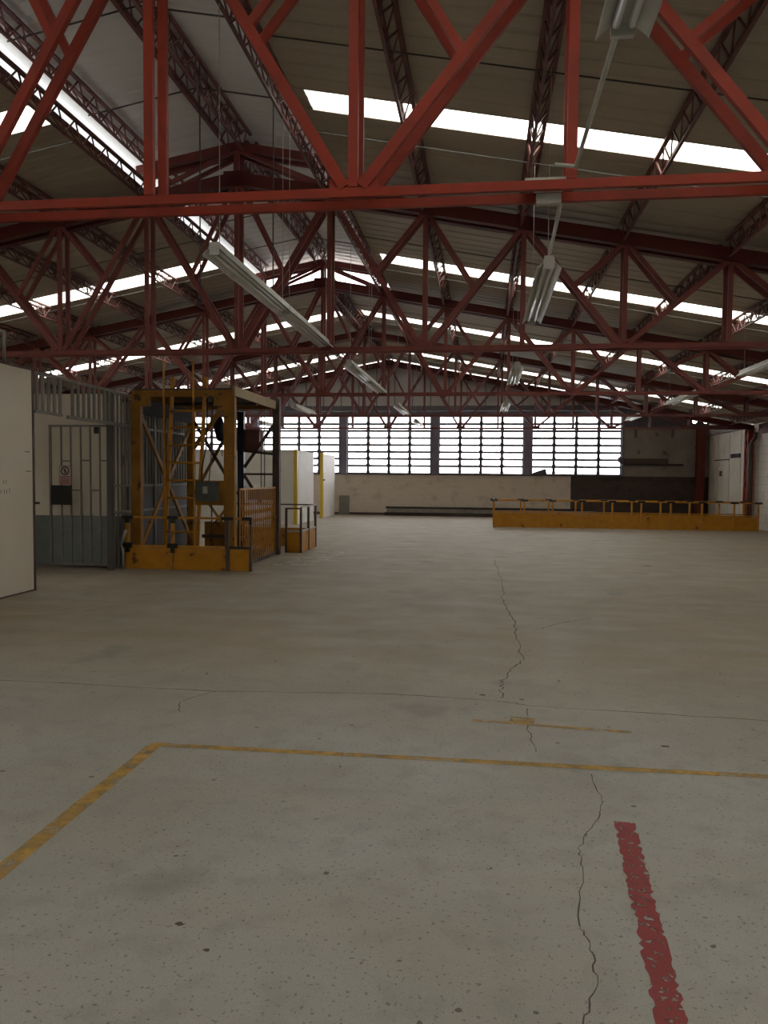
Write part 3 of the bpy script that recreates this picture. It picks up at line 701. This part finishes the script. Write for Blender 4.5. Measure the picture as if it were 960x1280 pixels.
# guard behind the lift
t = thing('guard_rail', 'small yellow and black guard rail beyond the brown lift post', 'guard rail', (-3.9, 15.7, 0))
B(-4.02,-3.73,15.49,15.51,.0,.42).build('panel', YEL, t)
for x in (-4.03,-3.72): B(x-.022,x+.022,15.48,15.525,0,.90).build('post', BROWN, t)
B(-4.05,-3.70,15.48,15.52,.90,.93).build('top_rail', BROWN, t); B(-4.01,-3.74,15.48,15.52,.43,.465).build('mid_rail', PALE, t)
B(-3.735,-3.715,15.53,16.88,.0,.42).build('panel', YEL, t)
for y in (16.2,16.9): B(-3.745,-3.70,y-.022,y+.022,0,.93).build('post', BROWN, t)
B(-3.745,-3.705,15.53,16.92,.93,.96).build('top_rail', PALE, t); B(-3.745,-3.705,15.53,16.88,.43,.465).build('mid_rail', PALE, t)
B(-5.6,-3.745,16.88,16.92,.93,.96).build('top_rail', BROWN, t); B(-5.6,-3.75,16.89,16.91,0,.42).build('panel', YEL, t)
for x in (-5.6,-4.7): B(x-.02,x+.02,16.88,16.92,0,.93).build('post', YEL, t)

# ================================================================== YELLOW GOODS LIFT
x0, x1, y0, y1, zt = -5.92, -4.26, 12.62, 15.1, 2.92
t = thing('goods_lift', 'yellow steel goods lift tower with ladder and switch box on the left', 'lift', ((x0+x1)/2, (y0+y1)/2, 0))
def post(x, y, m, w=.085, h=zt): return B(x-w,x+w,y-.06,y+.06,0,h)
post(x0,y0,YEL2).build('post', YEL2, t, bevel=.006); post(x1,y0,YEL2,.095).build('post', YEL2, t, bevel=.006); post(x0,y1,YEL2,.075).build('post', YEL2, t, bevel=.006)
B(-4.20,-4.06,y1-.06,y1+.08,0,3.12).build('post', BROWN, t, bevel=.006)
B(-4.93,-4.80,y1-.05,y1+.05,.0,zt-.05).build('guide_rail', NAVY, t)
B(x0-.07,x1+.1,y0-.05,y0+.05,zt,zt+.11).build('top_beam', YEL2, t); B(x0-.07,x1+.1,y1-.05,y1+.05,zt,zt+.11).build('top_beam', YEL2, t)
B(x0-.05,x0+.05,y0+.05,y1-.05,zt,zt+.11).build('top_beam', YEL2, t)
B(x0+.02,x0+.06,y0+.06,y1-.06,zt-.28,zt-.02).build('side_beam', TIMB, t)
B(x1+.10,x1+.14,y0-.16,y1-.1,zt+.0,zt+.16).build('fascia_board', BRICKW, t)
B(x0-.05,x1+.10,y0-.05,y1-.05,zt+.112,zt+.14).build('roof_plate', BROWN, t)
B(x0-.02,x0+.26,y0-.065,y0+.0,zt-.16,zt-.0).build('knee_plate', YEL2, t); B(x1-.26,x1+.02,y0-.065,y0,zt-.16,zt).build('knee_plate', YEL2, t)
for a, b, m in (((x0,y0,zt-.15),(x0,y1,.25),YEL2), ((x0,y0,.2),(x0,y1,zt-.3),YEL2)): MB().bar(a,b,.085,.04,(1,0,0)).build('cross_brace', m, t)
for a, b, m in (((-5.85,y1,zt-.25),(-4.95,y1,1.2),BROWN), ((-5.85,y1,1.2),(-4.95,y1,zt-.1),YEL2), ((-4.8,y1,1.75),(-4.2,y1,2.60),BROWN), ((-4.8,y1,1.6),(-4.45,y1,1.05),BROWN)):
    MB().bar(a,b,.06,.035).build('cross_brace', m, t)
MB().bar((-4.92,y1,2.10),(-4.15,y1,2.02),.05,.04).build('cross_rail', BROWN, t); MB().bar((-4.85,y1,1.62),(-4.15,y1,1.62),.04,.04).build('cross_rail', BROWN, t)
B(-4.72,-4.17,y1-.02,y1+.02,1.10,1.32).build('cross_plate', BROWN, t)
MB().bar((x1-.08,y0,zt-.12),(-4.95,y0+.02,2.0),.07,.04).build('knee_brace', YEL2, t)
for x in (-4.42,-4.35): MB().tube([(x,y1-.1,1.3),(x,y1-.1,zt)], .010, 6).build('hoist_cable', WIRE, t)
# ladder and mast poles
lx = ((-5.42,-5.26),(-4.84,-4.68)); ly = 12.55
for a, b in lx: MB().bar((a,ly+.05,.35),(b,ly+.05,3.25),.062,.03).build('ladder_stringer', YEL, t)
for x in (-5.39,-4.87): MB().tube([(x,ly-.03,.0),(x,ly-.03,3.52)], .018, 8).build('mast_pole', YEL, t, True)
for z in (.62,1.20,1.50,1.80,2.10,2.40,2.68):
    u = (z-.35)/2.9; MB().tube([(-5.42+.16*u,ly+.03,z),(-4.84+.16*u,ly+.03,z)], .018, 8).build('ladder_rung', YEL, t, True)
# switch box on its plate
B(-4.86,x1-.07,y0-.05,y0-.03,1.08,1.50).build('mount_plate', YEL2, t)
sb = B(-4.80,-4.44,y0-.17,y0-.05,1.15,1.48).build('switch_box', BOX, t, bevel=.01)
B(-4.68,-4.60,y0-.178,y0-.17,1.28,1.40).build('name_plate', PALE, sb); B(-4.64,-4.62,y0-.18,y0-.17,1.21,1.23).build('keyhole', BLK, sb)
MB().tube([(-4.72,y0-.1,1.47),(-4.74,y0-.06,1.7),(-4.66,y0-.04,2.1),(-4.66,y0,2.9)], .013, 6).build('cable', WIRE, t, True)
MB().tube([(-4.60,y0-.1,1.47),(-4.58,y0-.04,1.9),(-4.57,y0,2.9)], .008, 6).build('cable', WIRE, t, True)
MB().tube([(-4.58,y0-.02,1.08),(-4.58,y0-.02,.36)], .012, 6).build('cable', WIRE, t, True)
# hanging hoist drum
dr = MB().tube([(-4.98,14.0,2.68),(-4.97,14.0,2.64),(-4.93,14.0,2.45),(-4.89,14.0,2.28),(-4.88,14.0,2.235)], [.07,.098,.10,.098,.06], 16).build('hoist_drum', NAVY, t, True)
MB().tube([(-4.98,14.0,2.68),(-4.95,14.0,2.76),(-4.96,14.0,2.92)], .014, 6).build('hook', PALE, dr, True)
MB().tube([(-4.88,14.0,2.24),(-4.88,14.0,1.95)], .010, 6).build('cable', WIRE, dr, True)
B(-5.9,-4.2,13.95,14.05,2.90,2.96).build('hoist_beam', BROWN, t)
hb = B(-5.02,-4.52,15.2,15.55,2.10,2.50).build('motor_housing', HOUS, t, bevel=.01); B(-5.04,-4.50,15.18,15.57,2.50,2.53).build('housing_lid', HOUS, hb)
# lift car floor and low sides
B(-5.8,-4.3,12.9,14.9,.05,.13).build('car_floor', DGREY, t); B(-5.55,-4.9,14.86,14.9,.13,.66).build('car_panel', YEL2, t)
B(-5.6,-4.9,14.84,14.86,.33,.40).build('car_rail', BROWN, t)
for a, b in (((-5.5,14.80,1.1),(-4.95,14.80,.36)), ((-4.95,14.82,1.1),(-5.5,14.82,.4))): MB().bar((a[0],a[1],a[2]),(b[0],b[1],b[2]),.05,.02).build('cross_brace', YEL2, t)
# folding lattice gate on the right side
g = thing('folding_gate', 'yellow folding lattice gate across the right side of the lift', 'gate', (-4.13, 13.85, 0))
ya, yb, n = 12.75, 15.0, 17
for i in range(n+1):
    y = ya+(yb-ya)*i/n; B(-4.145,-4.125,y-.013,y+.013,.07,1.34).build('upright', YEL, g)
step = (yb-ya)/n
for zz in (.38, .92):
    lat = MB()
    for i in range(0, n-1):
        y = ya+step*i
        lat.bar((-4.12,y,zz-.17),(-4.12,y+2*step,zz+.17),.012,.006,(1,0,0)); lat.bar((-4.113,y+2*step,zz-.17),(-4.113,y,zz+.17),.012,.006,(1,0,0))
    lat.build('lattice', YEL, g)['kind'] = 'stuff'
B(-4.16,-4.10,ya,yb,.02,.07).build('bottom_track', BROWN, g)
B(-4.15,-4.12,ya,yb,1.34,1.37).build('top_strip', YEL, g)
